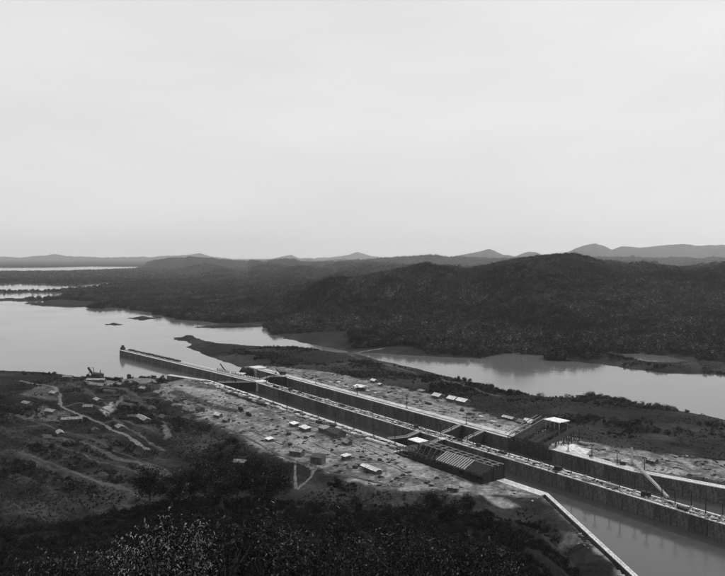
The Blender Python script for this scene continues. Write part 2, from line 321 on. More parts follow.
# ------------------------------------------------------------------ roads and paths draped on the ground
ROADC = set()
def offroad(X, Y): return ~np.isin((X // 2.5).astype(int) * 100000 + (Y // 2.5).astype(int), np.array(list(ROADC)))
def road(name, pts, width, m, z=-6.0, lift=.22):
    P = np.array([W(x, y, z) for x, y in pts]); L = np.concatenate([[0], np.cumsum(np.hypot(*np.diff(P, axis=0).T))])
    s = np.linspace(0, L[-1], int(L[-1] / 2.4) + 2); c = np.stack([np.interp(s, L, P[:, k]) for k in (0, 1)], 1)
    for _ in range(6): c[1:-1] = (c[:-2] + 2 * c[1:-1] + c[2:]) / 4
    d = np.gradient(c, axis=0); d /= np.linalg.norm(d, axis=1)[:, None]; nrm = np.stack([-d[:, 1], d[:, 0]], 1)
    ww = width * (.45 + 1.1 * vnoise(s / 7, s * 0 + width))
    for x_, y_ in c:
        for i in (-1, 0, 1):
            for j in (-1, 0, 1): ROADC.add((int(x_ // 2.5) + i) * 100000 + int(y_ // 2.5) + j)
    offs = np.linspace(-.5, .5, 4); X = c[:, :1] + nrm[:, :1] * offs * ww[:, None]; Y = c[:, 1:] + nrm[:, 1:] * offs * ww[:, None]
    Z = terrain(X, Y, False) + lift; Z[:, 0] -= .4; Z[:, -1] -= .4
    tag(mesh_obj(name, grid_mesh(name, X, Y, Z, m)), kind='structure')
road('dirt_road', [(20, 381), (43, 386), (55, 390), (60, 397), (60, 404), (68, 410), (85, 418), (100, 424), (125, 437), (150, 450)], 5, 'road')
road('dirt_road', [(186, 381), (168, 383), (160, 388), (166, 395), (178, 400), (195, 404), (215, 411), (235, 414), (262, 420)], 5, 'road', -1)
road('dirt_road', [(112, 375), (125, 380), (145, 386), (160, 390)], 4, 'road_dim')
road('dirt_road', [(43, 433), (90, 447), (120, 458), (150, 468), (180, 477), (200, 487)], 7, 'road_dim', -4)
road('dirt_road', [(20, 446), (60, 462), (100, 478), (140, 492)], 5, 'road_dim', 0)
for p, w_ in (([(10, 412), (43, 424), (80, 436), (130, 455), (170, 472)], 2.5), ([(43, 442), (100, 462), (160, 482), (185, 493)], 2.2), ([(20, 455), (70, 474), (120, 493)], 2.2), ([(62, 404), (80, 400), (96, 404), (110, 412)], 3), ([(100, 424), (118, 418), (135, 424), (155, 433)], 3), ([(70, 384), (84, 390), (98, 398), (110, 406)], 2.5), ([(125, 396), (140, 404), (155, 412), (170, 425)], 2.5)):
    road('cart_track', p, w_, 'road_dim', -4)
road('footpath', [(295, 464), (295, 478), (296, 489)], 2.6, 'road', -4)
road('footpath', [(320, 471), (308, 481), (297, 490)], 3.0, 'road', -4)
road('footpath', [(314, 469), (312, 476)], 2.2, 'road', -3)
road('dirt_road', [(455, 490), (480, 489), (505, 490), (530, 494), (543, 497)], 4, 'road', -1)
road('dirt_road', [(95, 392), (106, 388), (125, 393), (140, 400), (165, 404)], 4, 'road_dim')
road('dirt_road', [(106, 414), (125, 428), (145, 440), (165, 452)], 4, 'road_dim')
road('dirt_road', [(215, 425), (250, 440), (280, 457), (330, 473), (400, 489)], 4, 'road_dim', -1)
road('causeway_road', [(345, 352), (352, 356), (365, 361), (400, 371), (450, 385), (500, 397)], 7, 'road_dim', -7)
road('causeway_road', [(344, 353), (360, 351.5), (385, 350)], 6, 'road', -8)

for p in ([(235, 402), (280, 414), (330, 432), (380, 455), (405, 470)], [(225, 408), (270, 421), (300, 437), (345, 458), (385, 478)], [(262, 409), (300, 419), (350, 437), (395, 455)], [(250, 430), (285, 446), (320, 456), (360, 462), (400, 462)], [(330, 452), (360, 456), (392, 466), (430, 484)],
          [(290, 373), (340, 381), (400, 394), (450, 411), (500, 426)], [(320, 379), (370, 393), (420, 405), (470, 416)], [(575, 446), (630, 455), (683, 463)]):
    road('wheel_rut', p, 2.0, 'rut', 0, .1)
# ------------------------------------------------------------------ lock walls
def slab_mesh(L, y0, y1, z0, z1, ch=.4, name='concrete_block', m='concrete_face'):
    pr = [(0, y0 + ch), (ch, y0), (L - ch, y0), (L, y0 + ch), (L, y1 - ch), (L - ch, y1), (ch, y1), (0, y1 - ch)]
    n = len(pr); mb = MB(); mb.add([(x, y, z) for z in (z0, z1) for x, y in pr], [tuple(range(n))[::-1], tuple(range(n, 2 * n))] + [(k, (k + 1) % n, (k + 1) % n + n, k + n) for k in range(n)])
    return mb.mesh(name, m)
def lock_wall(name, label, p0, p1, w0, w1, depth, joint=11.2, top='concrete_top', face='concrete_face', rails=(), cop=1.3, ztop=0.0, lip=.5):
    """wall from p0 to p1 (u,v); its face line is p0-p1, width from w0 to w1 across (local y)"""
    a = UV(*p0); b = UV(*p1); L = math.hypot(b[0] - a[0], b[1] - a[1]); rz = math.atan2(b[1] - a[1], b[0] - a[0])
    e = empty(name, (a[0], a[1], ztop - depth), rz); tag(e, label, 'lock wall')
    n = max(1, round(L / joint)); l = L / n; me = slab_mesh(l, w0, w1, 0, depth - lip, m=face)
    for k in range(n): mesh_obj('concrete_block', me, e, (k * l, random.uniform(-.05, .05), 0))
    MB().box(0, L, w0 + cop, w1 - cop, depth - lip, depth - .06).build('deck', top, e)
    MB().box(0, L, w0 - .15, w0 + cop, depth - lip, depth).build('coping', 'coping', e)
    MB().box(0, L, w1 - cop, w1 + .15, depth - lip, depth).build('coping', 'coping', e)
    for y in rails: MB().box(0, L, y - .14, y + .14, depth - .06, depth + .12).build('rail', 'steel_dark', e)
    return e
WT = 30.0
CV0, CV1 = 404.6, 416.2
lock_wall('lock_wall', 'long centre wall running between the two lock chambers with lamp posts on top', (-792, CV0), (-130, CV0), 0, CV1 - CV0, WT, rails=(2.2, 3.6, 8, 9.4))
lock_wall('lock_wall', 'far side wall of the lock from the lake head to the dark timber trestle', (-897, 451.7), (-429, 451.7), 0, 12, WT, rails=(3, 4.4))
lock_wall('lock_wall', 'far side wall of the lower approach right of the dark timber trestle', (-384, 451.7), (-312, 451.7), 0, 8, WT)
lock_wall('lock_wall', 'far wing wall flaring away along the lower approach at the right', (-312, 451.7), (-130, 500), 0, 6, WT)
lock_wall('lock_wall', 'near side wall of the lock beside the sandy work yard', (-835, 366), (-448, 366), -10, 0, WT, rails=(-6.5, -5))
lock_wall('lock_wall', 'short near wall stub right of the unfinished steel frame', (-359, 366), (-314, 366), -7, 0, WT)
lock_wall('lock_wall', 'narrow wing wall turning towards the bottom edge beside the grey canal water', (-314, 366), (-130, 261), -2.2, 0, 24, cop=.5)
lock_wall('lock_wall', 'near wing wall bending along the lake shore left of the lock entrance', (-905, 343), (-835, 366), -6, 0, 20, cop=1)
# approach pier in the lake
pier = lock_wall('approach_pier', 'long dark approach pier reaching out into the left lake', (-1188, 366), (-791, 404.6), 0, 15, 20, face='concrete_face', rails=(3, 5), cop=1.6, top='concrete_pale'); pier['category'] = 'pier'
ra = pier.rotation_euler.z
for k in range(8):
    MB().box(k * 22 + 12, k * 22 + 30, 9, 13.5, 20, 21.4 + .6 * random.random()).build('parapet', 'timber_dark', pier)
MB().box(-1.5, 4, 2, 8, 20, 24).build('beacon_base', 'timber_dark', pier); MB().box(0, 3, 3, 6.5, 24, 27).build('beacon', 'steel_dark', pier)

for k in range(3):
    MB().box(286 + k * 36, 318 + k * 36, 12.4, 13.6, 20, 21.6).build('parapet', 'roof_white', pier)
    for q in range(8): MB().box(288 + k * 36 + q * 4, 288.7 + k * 36 + q * 4, 12.1, 12.7, 20, 23).build('parapet_post', 'timber_dark', pier)
for (u, v, L, Wd, top, lab) in ((-899, 449.6, 20, 15, 1.6, 'pale concrete block at the lake end of the far lock wall'), (-797, 403.6, 12, 13.5, 1.0, 'pale concrete nose at the lake end of the centre wall')):
    X, Y = UV(u, v); e = empty('concrete_abutment', (X, Y, -28), LANG); tag(e, lab, 'abutment')
    MB().box(0, L, 0, Wd, 0, 28 + top - .8).build('body', 'concrete_pale', e); MB().box(-.5, L + .5, -.5, Wd + .5, 28 + top - .8, 28 + top).build('cap', 'coping', e)
    MB().box(L * .25, L * .5, -.12, .1, 21, 25).build('niche', 'opening', e); MB().box(L * .6, L * .8, -.12, .1, 21, 25).build('niche', 'opening', e)
# pit retaining wall
lock_wall('retaining_wall', 'pale retaining wall at the end of the work yard beside the pit', (-449, 345), (-449, 356.5), -1.2, 0, 12, top='coping', face='concrete_pale', cop=.3)['category'] = 'wall'

# ------------------------------------------------------------------ lock gates
def gate_leaf(label, pa, pb, ztop=.8, h=19, w=2.2):
    a = UV(*pa); b = UV(*pb); L = math.hypot(b[0] - a[0], b[1] - a[1]); rz = math.atan2(b[1] - a[1], b[0] - a[0])
    e = empty('gate_leaf', (a[0], a[1], ztop - h), rz); tag(e, label, 'lock gate', 'mitre gate leaves in the chambers')
    MB().box(0, L, -w / 2 + .3, w / 2 - .3, 0, h - .7).build('skin_plate', 'steel_dark', e)
    for k in range(7): MB().box(0, L, -w / 2, w / 2, 1 + k * (h - 3) / 6, 1.4 + k * (h - 3) / 6).build('girder', 'steel_dark', e)
    MB().box(0, L, -w / 2, w / 2, h - .6, h - .3).build('walkway', 'timber', e)
    for s in (-1, 1):
        r = MB().box(0, L, s * w / 2 - .12, s * w / 2 + .12, h + .75, h + 1.0)
        n = int(L / 2.5)
        for k in range(n + 1): r.box(k * L / n - .07, k * L / n + .07, s * w / 2 - .07, s * w / 2 + .07, h - .3, h + .75)
        r.build('handrail', 'steel_light', e)
GATES = [('near chamber, upper pair', (413, 432.4), (406.5, 436.8), (386, 439.2)), ('near chamber, lower pair', (436.5, 439.4), (427.5, 444.6), (409, 447.4)),
         ('far chamber, upper pair', (440, 433.2), (450, 430), (458.5, 424.6)), ('far chamber, lower pair', (462, 440), (472, 436), (480.5, 431))]
for nm, a, p, c in GATES:
    ua, up, uc = PUV(*a, .8), PUV(*p, .8), PUV(*c, .8)
    ua = (ua[0], CV0 if 'near' in nm else CV1); uc = (uc[0], 366.2 if 'near' in nm else 451.4)
    gate_leaf('gate leaf hinged on the centre wall, ' + nm, ua, up); gate_leaf('gate leaf hinged on the side wall, ' + nm, uc, up)
gate_leaf('gate leaf across the lake end of the near chamber, centre wall side', (-789, CV0), (-800, 387)); gate_leaf('gate leaf across the lake end of the near chamber, yard side', (-812, 366.2), (-800, 386.4))
gate_leaf('gate leaf closing the lake end of the far chamber, centre wall side', (-800, CV1 + 1), (-812, 434), 1.2); gate_leaf('gate leaf closing the lake end of the far chamber, far wall side', (-800, 451.4), (-812, 434.6), 1.2)

# ------------------------------------------------------------------ buildings
def house(name, label, cat, x, y, L, Wd, h, roof='roof_grey', wall='house_wall', rot=0.0, z=None, rh=None, group=None, openside=False, flat=False, overhang=.5):
    X, Y = W(x, y, -6 if z is None and x < 200 and y > 373 else 0)
    zz = zat(X, Y) if z is None else z
    e = empty(name, (X, Y, zz - .1), LANG + rot); tag(e, label, cat, group); rh = rh or Wd * .28; a, bb = L / 2, Wd / 2; o = overhang
    if openside:
        for sx in np.linspace(-a + .3, a - .3, max(2, int(L / 4) + 1)):
            for sy in (-bb + .3, bb - .3): MB().box(sx - .15, sx + .15, sy - .15, sy + .15, 0, h).build('post', 'timber_dark', e)
        MB().box(-a * .6, a * .6, -bb * .5, bb * .5, .1, h * .5).build('stored_goods', 'timber_dark', e)
    else:
        mb = MB(); mb.box(-a, a, -bb, bb, 0, h)
        if not flat: mb.add([(-a, -bb, h), (-a, bb, h), (-a, 0, h + rh * .97), (a, -bb, h), (a, bb, h), (a, 0, h + rh * .97)], [(0, 1, 2)[::-1], (3, 4, 5)])
        mb.build('wall', wall, e)
        n = max(1, int(L / 3.2))
        for k in range(n):
            xx = -a + (k + .5) * L / n
            for s in (-1, 1):
                if s == -1 and k == n // 2: MB().box(xx - .6, xx + .6, -bb - .06, -bb + .05, 0.1, min(2.3, h - .2)).build('door', 'opening', e)
                else: MB().box(xx - .5, xx + .5, s * bb - .06, s * bb + .06, h * .4, h * .8).build('window', 'opening', e)
    if flat:
        mb = MB(); mb.add([(-a - o, -bb - o, h), (a + o, -bb - o, h), (a + o, bb + o, h + rh * .5), (-a - o, bb + o, h + rh * .5), (-a - o, -bb - o, h + .25), (a + o, -bb - o, h + .25), (a + o, bb + o, h + rh * .5 + .25), (-a - o, bb + o, h + rh * .5 + .25)],
                          [(0, 3, 2, 1), (4, 5, 6, 7), (0, 1, 5, 4), (1, 2, 6, 5), (2, 3, 7, 6), (3, 0, 4, 7)]); mb.build('roof', roof, e)
    else:
        k = rh / bb; zl = h - o * k
        for s in (-1, 1):
            mb = MB(); P = [(-a - o, s * (bb + o), zl), (a + o, s * (bb + o), zl), (a + o, 0, h + rh), (-a - o, 0, h + rh)]
            v = P + [(p[0], p[1], p[2] + .2) for p in P]; mb.add(v, [(0, 3, 2, 1), (4, 5, 6, 7), (0, 1, 5, 4), (1, 2, 6, 5), (2, 3, 7, 6), (3, 0, 4, 7)]); rs_ = mb.build('roof_slope', roof, e)
        MB().box(-a - o, a + o, -.15, .15, h + rh + .1, h + rh + .32).build('ridge_cap', roof, rs_)
    return e
yard = 'work sheds on the sandy yard'
house('work_shed', 'small pale flat-roofed shed nearest the lake on the sandy yard', 'shed', 294, 426, 8, 5, 2.6, 'roof_white', flat=True, group=yard)
house('work_shed', 'pale flat-roofed shed beside the wide dark double shed', 'shed', 305, 430.5, 11, 5.5, 2.8, 'roof_white', flat=True, group=yard)
house('work_shed', 'wide dark-roofed double shed beside the near lock wall', 'shed', 336, 436, 17, 9, 4, 'roof_dark', group=yard)
house('work_shed', 'light-roofed lean-to at the left end of the dark double shed', 'shed', 324.5, 431.5, 9, 7, 3.6, 'roof_grey', group=yard, flat=True)
house('work_shed', 'low shed with pale roof right of the dark double shed', 'shed', 347, 444.5, 7.5, 5, 2.6, 'roof_grey', group=yard)
house('work_shed', 'small square hut with white roof in the middle of the yard', 'hut', 346, 460, 5, 5, 3.4, 'roof_white', flat=True, group=yard)
house('work_shed', 'long low shed with bright white roof at the front of the yard', 'shed', 371, 471.5, 18, 5, 3, 'roof_white', group=yard, rh=.9)
house('work_shed', 'dark shed with grey roof on the yard edge, left one', 'shed', 297, 455.5, 10, 6, 4, 'roof_grey', group=yard, rot=R(30))
house('work_shed', 'dark boxy shed on the yard edge above the footpaths', 'shed', 318, 463, 9, 7, 5, 'roof_dark', group=yard, rot=R(30), flat=True)
house('work_shed', 'tiny pale-roofed shed at the left edge of the yard', 'shed', 269.5, 441, 6, 4.5, 2.2, 'roof_white', group=yard, flat=True)
house('work_shed', 'small dark shed by the road below the unfinished steel frame', 'shed', 453, 491, 7, 4.5, 3, 'roof_grey', group=yard, rot=R(35))
fs = 'sheds on the far bank'
house('open_shed', 'open shed with large white roof on posts beyond the far lock wall', 'shed', 361, 390, 15, 11, 4.5, 'roof_white', openside=True, group=fs, rh=1.2)
house('bank_shed', 'small white-roofed shed just right of the open white shed', 'shed', 374, 382.5, 8, 5, 3, 'roof_white', group=fs)
house('bank_shed', 'tiny pale shed behind the open white shed', 'shed', 380.5, 386, 4, 3.5, 2.5, 'roof_white', group=fs)
house('bank_shed', 'lone small shed with grey roof near the scrub', 'shed', 421, 389.5, 8, 5, 2.8, 'roof_grey', group=fs, flat=True)
house('bank_shed', 'hip-roofed pale shed left of the wide twin-roofed shed', 'shed', 438, 398, 11, 8, 3, 'roof_white', group=fs)
house('bank_shed', 'wide twin-roofed shed on the far bank, right part', 'shed', 463, 404, 13, 8, 4, 'roof_white', group=fs)
house('bank_shed', 'wide twin-roofed shed on the far bank, left part', 'shed', 453, 401.5, 11, 8, 3.6, 'roof_white', group=fs)
house('bank_shed', 'long narrow white-roofed shed in the scrub left of the trestle', 'shed', 508.5, 417, 13, 4, 3, 'roof_white', group=fs)
house('bank_shed', 'white-roofed house behind the dark timber trestle, larger', 'house', 529.5, 421.5, 10, 8, 3.5, 'roof_white', group=fs)
house('bank_shed', 'low pale annexe left of the house behind the trestle', 'shed', 521.5, 422.5, 7, 6, 2.6, 'roof_grey', group=fs)
house('bank_shed', 'pale hut beside the derrick on the far bank', 'hut', 652, 463, 7, 5, 2.8, 'roof_grey', group=fs)
vl = 'barracks in the dark valley at the left'
for x, y, L, Wd, rt, roof, lab in (
    (96, 382.5, 22, 6, 55, 'roof_grey', 'long low barrack with pale roof near the lake shore'),
    (68, 378.5, 12, 5, 45, 'roof_grey', 'small barrack on the lake shore left of the steam shovel'),
    (98, 402, 12, 6, 5, 'roof_grey', 'short barrack with pale slanting roof in the valley middle'),
    (143, 421, 24, 7, 0, 'roof_grey', 'long barrack with light roof at the valley floor'),
    (133, 419, 10, 6, 70, 'roof_dark', 'small dark barrack at the upper end of the long valley barrack'),
    (72, 424, 18, 6, 70, 'roof_grey', 'long pale barrack beside the lower bend of the dirt road'),
    (54, 396, 10, 6, 20, 'roof_grey', 'small house inside the bend of the dirt road, upper'),
    (51, 414, 11, 6, 30, 'roof_grey', 'small house left of the dirt road, lower'),
    (178, 408, 10, 6, 10, 'roof_dark', 'dark-roofed house below the loop of the yard road'),
    (200, 411, 9, 6, 0, 'roof_dark', 'dark shed under the yard bank right of the dark-roofed house'),
    (218, 417, 7, 5, 20, 'roof_white', 'tiny white-roofed hut under the yard bank'),
    (226, 422, 6, 4, 20, 'roof_grey', 'tiny grey-roofed hut right of the white one under the yard bank'),
    (240, 457, 9, 5, 45, 'roof_grey', 'pale roof showing among the dark trees left of the footpaths'),
    (158, 400, 9, 5, 15, 'roof_grey', 'small pale-roofed house at the foot of the yard road'),
    (120, 388, 9, 5, 15, 'roof_grey', 'small pale-roofed house near the pier road'),
    (110, 396, 14, 7, 35, 'roof_dark', 'dark-roofed barrack above the bright scraped patch in the valley'),
    (128, 409, 18, 9, 20, 'roof_dark', 'large dark-roofed hall in the middle of the valley'),
    (152, 411, 14, 7, -10, 'roof_dark', 'dark-roofed shed right of the large valley hall'),
    (165, 418, 16, 8, 5, 'roof_dark', 'dark-roofed store at the right end of the valley row'),
    (88, 408, 9, 5, 60, 'roof_grey', 'tiny pale house above the dirt road bend'),
    (80, 392, 9, 5, 10, 'roof_dark', 'small dark house below the long shore barrack'),
    (120, 430, 10, 6, 0, 'roof_grey', 'small grey-roofed house below the long valley barrack'),
    (143, 394, 8, 5, 25, 'roof_grey', 'small pale house where the pier road meets the yard road'),
    (188, 424, 10, 6, 15, 'roof_dark', 'dark shed at the foot of the yard bank, lowest of its row'),
    (60, 437, 11, 5, -5, 'roof_grey', 'pale-roofed shed on the upper terrace at the left'),
    (95, 434, 8, 5, -5, 'roof_dark', 'dark hut on the upper terrace right of the pale-roofed shed'),
    (27, 405, 12, 6, 20, 'roof_grey', 'house at the far left edge above the dirt road')):
    house('barrack', lab, 'house', x, y, L, Wd, 2.8, roof, rot=R(rt), group=vl, rh=1.4)
house('hut', 'small dark lookout hut alone on the lake shore', 'hut', 129, 377, 4, 4, 5, 'roof_dark', 'timber_dark', group=None)

# ------------------------------------------------------------------ unfinished steel frame beside the near wall
def frame_building():
    u0, u1, v0, v1 = -430, -352, 346.5, 366
    X, Y = UV(u0, v0); e = empty('steel_frame', (X, Y, -9), LANG); tag(e, 'unfinished dark steel frame with a row of pale slanting ribs beside the near wall', 'steel frame')
    L = u1 - u0; Dp = v1 - v0; zt = 9 + 5.0; zr = 9 + 9.6
    for k in range(14):
        x = k * L / 13
        for y, top in ((0, zt), (Dp * .5, zr), (Dp, zr)): MB().box(x - .35, x + .35, y - .35, y + .35, 0, top).build('post', 'steel_dark', e)
    for k in range(13):
        x = 32 + k * 28 / 12
        MB().beam((x, -.5, zt + .3), (x, Dp * .5, zr + .3), .7, .6).build('rib', 'steel_light', e)
    for y, z in ((0, zt), (Dp * .5, zr), (Dp, zr), (Dp * .75, zr)): MB().box(0, L, y - .25, y + .25, z - .5, z + .1).build('beam', 'timber_dark' if y < 1 else 'timber', e)
    for k in range(11): MB().box(2 + k * L / 10.6 - .25, 2 + k * L / 10.6 + .25, Dp * .5, Dp, zr + .1, zr + .5).build('cross_beam', 'timber', e)
    for k in range(13):
        x = k * L / 13; MB().beam((x, 0, .5), (x + L / 13, 0, zt), .35).build('brace', 'steel_dark', e)
        MB().box(x + .4, x + L / 13 - .4, -.15, .15, 1, zt - 1.5 - random.random() * 3).build('cladding_panel', 'steel_dark', e)
    for k in range(4):
        x = 61.5 + k * 4.1; MB().beam((x + 2, -.4, zt + .2), (x + 2, Dp * .5, zr - .2), 4.0, .15).build('roof_panel', 'steel_dark', e)
    for k in range(5):
        x = 3 + k * 5.6; MB().beam((x, -.4, zt - 2 + k * .3), (x + 2, Dp * .5, zr - 1), .5, .4).build('rafter', 'timber_dark', e); MB().beam((x, Dp * .2, 9), (x + 4, Dp * .4, zr + 1.5), .35).build('strut', 'timber', e)
    MB().box(L - .3, L + .1, 0, Dp, 0, zt + 2).build('end_panel', 'steel_dark', e)
    MB().box(0, L, Dp * .45, Dp * .55, 0, 9).build('bulkhead', 'steel_dark', e)
frame_building()
X, Y = UV(-440, 356); e = empty('scaffold', (X, Y, -9), LANG); tag(e, 'dark scaffold tower in the pit left of the steel frame', 'scaffold')
for i in range(5):
    for j in range(3): MB().box(-7 + i * 3.6 - .2, -7 + i * 3.6 + .2, -7 + j * 6 - .2, -7 + j * 6 + .2, 0, 11 + random.random() * 4).build('post', 'timber_dark', e)
for k in range(4):
    for j in range(3): MB().box(-7.5, 8, -7 + j * 6 - .15, -7 + j * 6 + .15, 2 + k * 3.3, 2.4 + k * 3.3).build('ledger', 'timber', e)
    MB().box(-7, 7, -6.5, 5, 1.8 + k * 3.3, 1.95 + k * 3.3).build('platform', 'timber_dark', e)
X, Y = UV(*PUV(418, 441, 3.5)); e = empty('gate_shelter', (X, Y, -9), LANG); tag(e, 'bright white flat roof on posts over the near chamber between the gates', 'shelter')
MB().box(-7, 7, -5, 5, 13, 13.4).build('roof', 'roof_white', e)
for sx in (-6, 0, 6):
    for sy in (-4.4, 4.4): MB().box(sx - .25, sx + .25, sy - .25, sy + .25, 0, 13).build('post', 'timber_dark', e)
MB().box(-7.5, 7.5, -5.5, 5.5, -1.5, 2).build('float', 'timber_dark', e)
X, Y = UV(*PUV(442.5, 451.5, 2)); e = empty('gate_shelter', (X, Y, -9), LANG); tag(e, 'small white canopy at the left end of the steel frame', 'shelter')
MB().box(-2.6, 2.6, -2.2, 2.2, 20.5, 20.8).build('roof', 'roof_white', e)
for sx in (-2.2, 2.2):
    for sy in (-1.8, 1.8): MB().box(sx - .15, sx + .15, sy - .15, sy + .15, 0, 20.5).build('post', 'timber_dark', e)

# ------------------------------------------------------------------ timber trestle at the far gates
X, Y = UV(-429, 452); e = empty('timber_trestle', (X, Y, -10), LANG); tag(e, 'dark timber trestle with a sloping ramp up to a white-roofed tower on the far wall', 'trestle')
for i in range(9):
    for j in range(5):
        x = 1 + i * 5.2; y = -2 + j * 9.5; top = 10 + 2 + j * 2.2
        MB().box(x - .3, x + .3, y - .3, y + .3, 0, top).build('post', 'timber_dark', e)
for i in range(9):
    x = 1 + i * 5.2; MB().beam((x, -2, 12), (x, 36, 21), .4).build('rafter', 'timber_dark', e)
    for j in range(4): MB().beam((x, -2 + j * 9.5, 1 + j), (x, 7.5 + j * 9.5, 12 + j * 2.2), .3).build('brace', 'timber_dark', e)
for j in range(5): MB().box(0, 44, -2 + j * 9.5 - .2, -2 + j * 9.5 + .2, 11.5 + j * 2.2, 12 + j * 2.2).build('beam', 'timber_dark', e)
for i in (1, 2, 4, 5, 7): MB().add([(1.4 + i * 5.2, -2, 12.3), (5.8 + i * 5.2, -2, 12.3), (5.8 + i * 5.2, 36, 21.3), (1.4 + i * 5.2, 36, 21.3), (1.4 + i * 5.2, -2, 12.5), (5.8 + i * 5.2, -2, 12.5), (5.8 + i * 5.2, 36, 21.5), (1.4 + i * 5.2, 36, 21.5)],
    [(0, 3, 2, 1), (4, 5, 6, 7), (0, 1, 5, 4), (1, 2, 6, 5), (2, 3, 7, 6), (3, 0, 4, 7)]).build('deck_panel', 'steel_dark', e)
for x in (-1.2, 3.2, 9): MB().beam((x, -3, 14), (x, 36, 24), .5).build('ramp_rail', 'timber', e)
tw = MB(); 
for sx in (17, 21.5, 26, 30.5):
    for sy in (26, 36): MB().box(sx - .3, sx + .3, sy - .3, sy + .3, 9, 24.5).build('tower_post', 'timber', e)
MB().box(15.5, 32, 24.5, 37.5, 24.5, 25).build('tower_roof', 'roof_white', e)
MB().box(17, 30, 26, 36, 20, 20.3).build('tower_floor', 'timber_dark', e)
MB().box(0, 45, -.5, .5, 0, 9).build('bulkhead', 'timber_dark', e)
for k in range(6):
    MB().box(17.2 + k * 2.2, 19.0 + k * 2.2, 25.8, 26.1, 12, 20 + (k % 3) * 1.3).build('wall_board', 'timber_dark', e); MB().box(17.2 + k * 2.2, 19.0 + k * 2.2, 36.1, 36.4, 12, 22).build('wall_board', 'timber_dark', e)

# ------------------------------------------------------------------ derricks, barge, machines
def lattice(mb, p, q, w0, w1, n=10, t=.22):
    p = np.array(p, float); q = np.array(q, float); d = (q - p) / np.linalg.norm(q - p); a = np.cross(d, (0, 0, 1.)); a /= np.linalg.norm(a); b = np.cross(a, d)
    C = [[p + (q - p) * i / n + (a * sx + b * sy) * (w0 + (w1 - w0) * i / n) / 2 for sx, sy in ((-1, -1), (1, -1), (1, 1), (-1, 1))] for i in range(n + 1)]
    for k in range(4):
        mb.beam(C[0][k], C[n][k], t * 1.4)
        for i in range(n): mb.beam(C[i][k], C[i + 1][(k + 1) % 4], t)
    return mb
X, Y = W(632, 464); b0 = np.array((X, Y, 0.)); e = empty('derrick', (X, Y, zat(X, Y)), 0); tag(e, 'derrick on the far bank with its long pale boom lowered over the chamber', 'derrick')
tip = np.array((*W(668, 497, 2), 2.)) - b0
MB().box(-3, 3, -3, 3, 0, .8).build('base', 'timber', e); lattice(MB(), (0, 0, .8), (0, 0.01, 12), 1.2, .8, 7).build('mast', 'timber_pale', e)
for dx, dy in ((-9, 4), (4, 11)): MB().beam((dx, dy, .5), (0, 0, 12), .6).build('stiff_leg', 'timber_pale', e)
MB().box(-11, -7, 2.5, 5.5, .1, 2.6).build('hoist_house', 'timber', e)
bo = lattice(MB(), (1.2, -1, 1.5), tip, 1.5, .9, 16, .3).build('boom', 'steel_light', e)
MB().beam((0, 0, 12), tip * .9 + np.array((0, 0, .8)), .12).build('cable', 'steel_dark', e)
MB().beam(tip, tip - np.array((0, 0, 1.6)), .5).build('hook', 'steel_dark', bo)
def barge(label, x, y, rot):
    X, Y = W(x, y, ZW + 2); e = empty('derrick_barge', (X, Y, ZW), rot); tag(e, label, 'barge')
    MB().add([(-17, -5, -.6), (15, -5, -.6), (19, -5, 2.4), (-19, -5, 2.4), (-17, 5, -.6), (15, 5, -.6), (19, 5, 2.4), (-19, 5, 2.4)], [(0, 1, 2, 3), (5, 4, 7, 6), (3, 2, 6, 7), (1, 5, 6, 2), (4, 0, 3, 7), (0, 4, 5, 1)]).build('hull', 'concrete_pale', e)
    MB().box(-18, 18, -5.2, 5.2, 2.4, 2.75).build('deck', 'roof_white', e)
    for k in range(9): MB().box(-2 + k * 2.3, -1.6 + k * 2.3, -4.6, -4.2, 2.75, 6.4).build('post', 'timber_dark', e)
    MB().box(-3, 18, -5, 5, 6.4, 6.8).build('canopy', 'roof_white', e); MB().box(2, 15, -2, 3.6, 2.75, 5.6).build('deckhouse', 'timber_dark', e)
    MB().box(-8, -4.5, -2, 2, 2.75, 7.4).build('winch_house', 'steel_dark', e)
    lattice(MB(), (-6, -1, 5), (-17, -1, 18), 1, .6, 8, .25).build('boom', 'steel_dark', e)
barge('pale derrick barge with canopy and raised boom behind the pier root', 232, 376.5, LANG * .35)
def shovel(label, x, y, rot, z=None, s=1.0):
    X, Y = W(x, y, -8 if z is None else z); e = empty('steam_shovel', (X, Y, zat(X, Y)), rot); e.scale = (s, s, s); tag(e, label, 'steam shovel')
    MB().box(-5, 5, -2, 2, 1.2, 4.6).build('cab', 'timber_dark', e)
    v = MB(); v.add([(-5.4, -2.3, 4.6), (5.4, -2.3, 4.6), (5.4, 2.3, 4.6), (-5.4, 2.3, 4.6), (-5.4, 0, 5.6), (5.4, 0, 5.6)], [(0, 1, 5, 4), (2, 3, 4, 5), (3, 0, 4), (1, 2, 5), (0, 3, 2, 1)]); v.build('roof', 'roof_dark', e)
    MB().tube([(-3, 0, 5), (-3, 0, 8)], [.4, .35], 8).build('chimney', 'steel_dark', e)
    for sx in (-4, -2, 2, 4): MB().box(sx - .5, sx + .5, -2.1, 2.1, 0, 1.1).build('truck', 'steel_dark', e)
    lattice(MB(), (5, 0, 2), (12.5, 0, 9), 1.2, .8, 6, .3).build('boom', 'steel_dark', e)
    MB().beam((5, 0, 4.6), (6, 0, 9.5), .4).build('frame', 'steel_dark', e); MB().beam((6, 0, 9.5), (12.5, 0, 9), .15).build('cable', 'steel_dark', e)
    MB().beam((8.8, 0.7, 6), (12.5, .7, 2.5), .4).build('dipper_stick', 'timber_dark', e); MB().box(11.6, 13.8, -.9, .9, 1, 3).build('bucket', 'steel_dark', e)
shovel('dark steam shovel with raised boom on the lake shore at the left', 98, 379, R(150), s=1.5)
shovel('dark crane machine on the far bank left of the long gates', 446, 419, R(20), 0, .8)
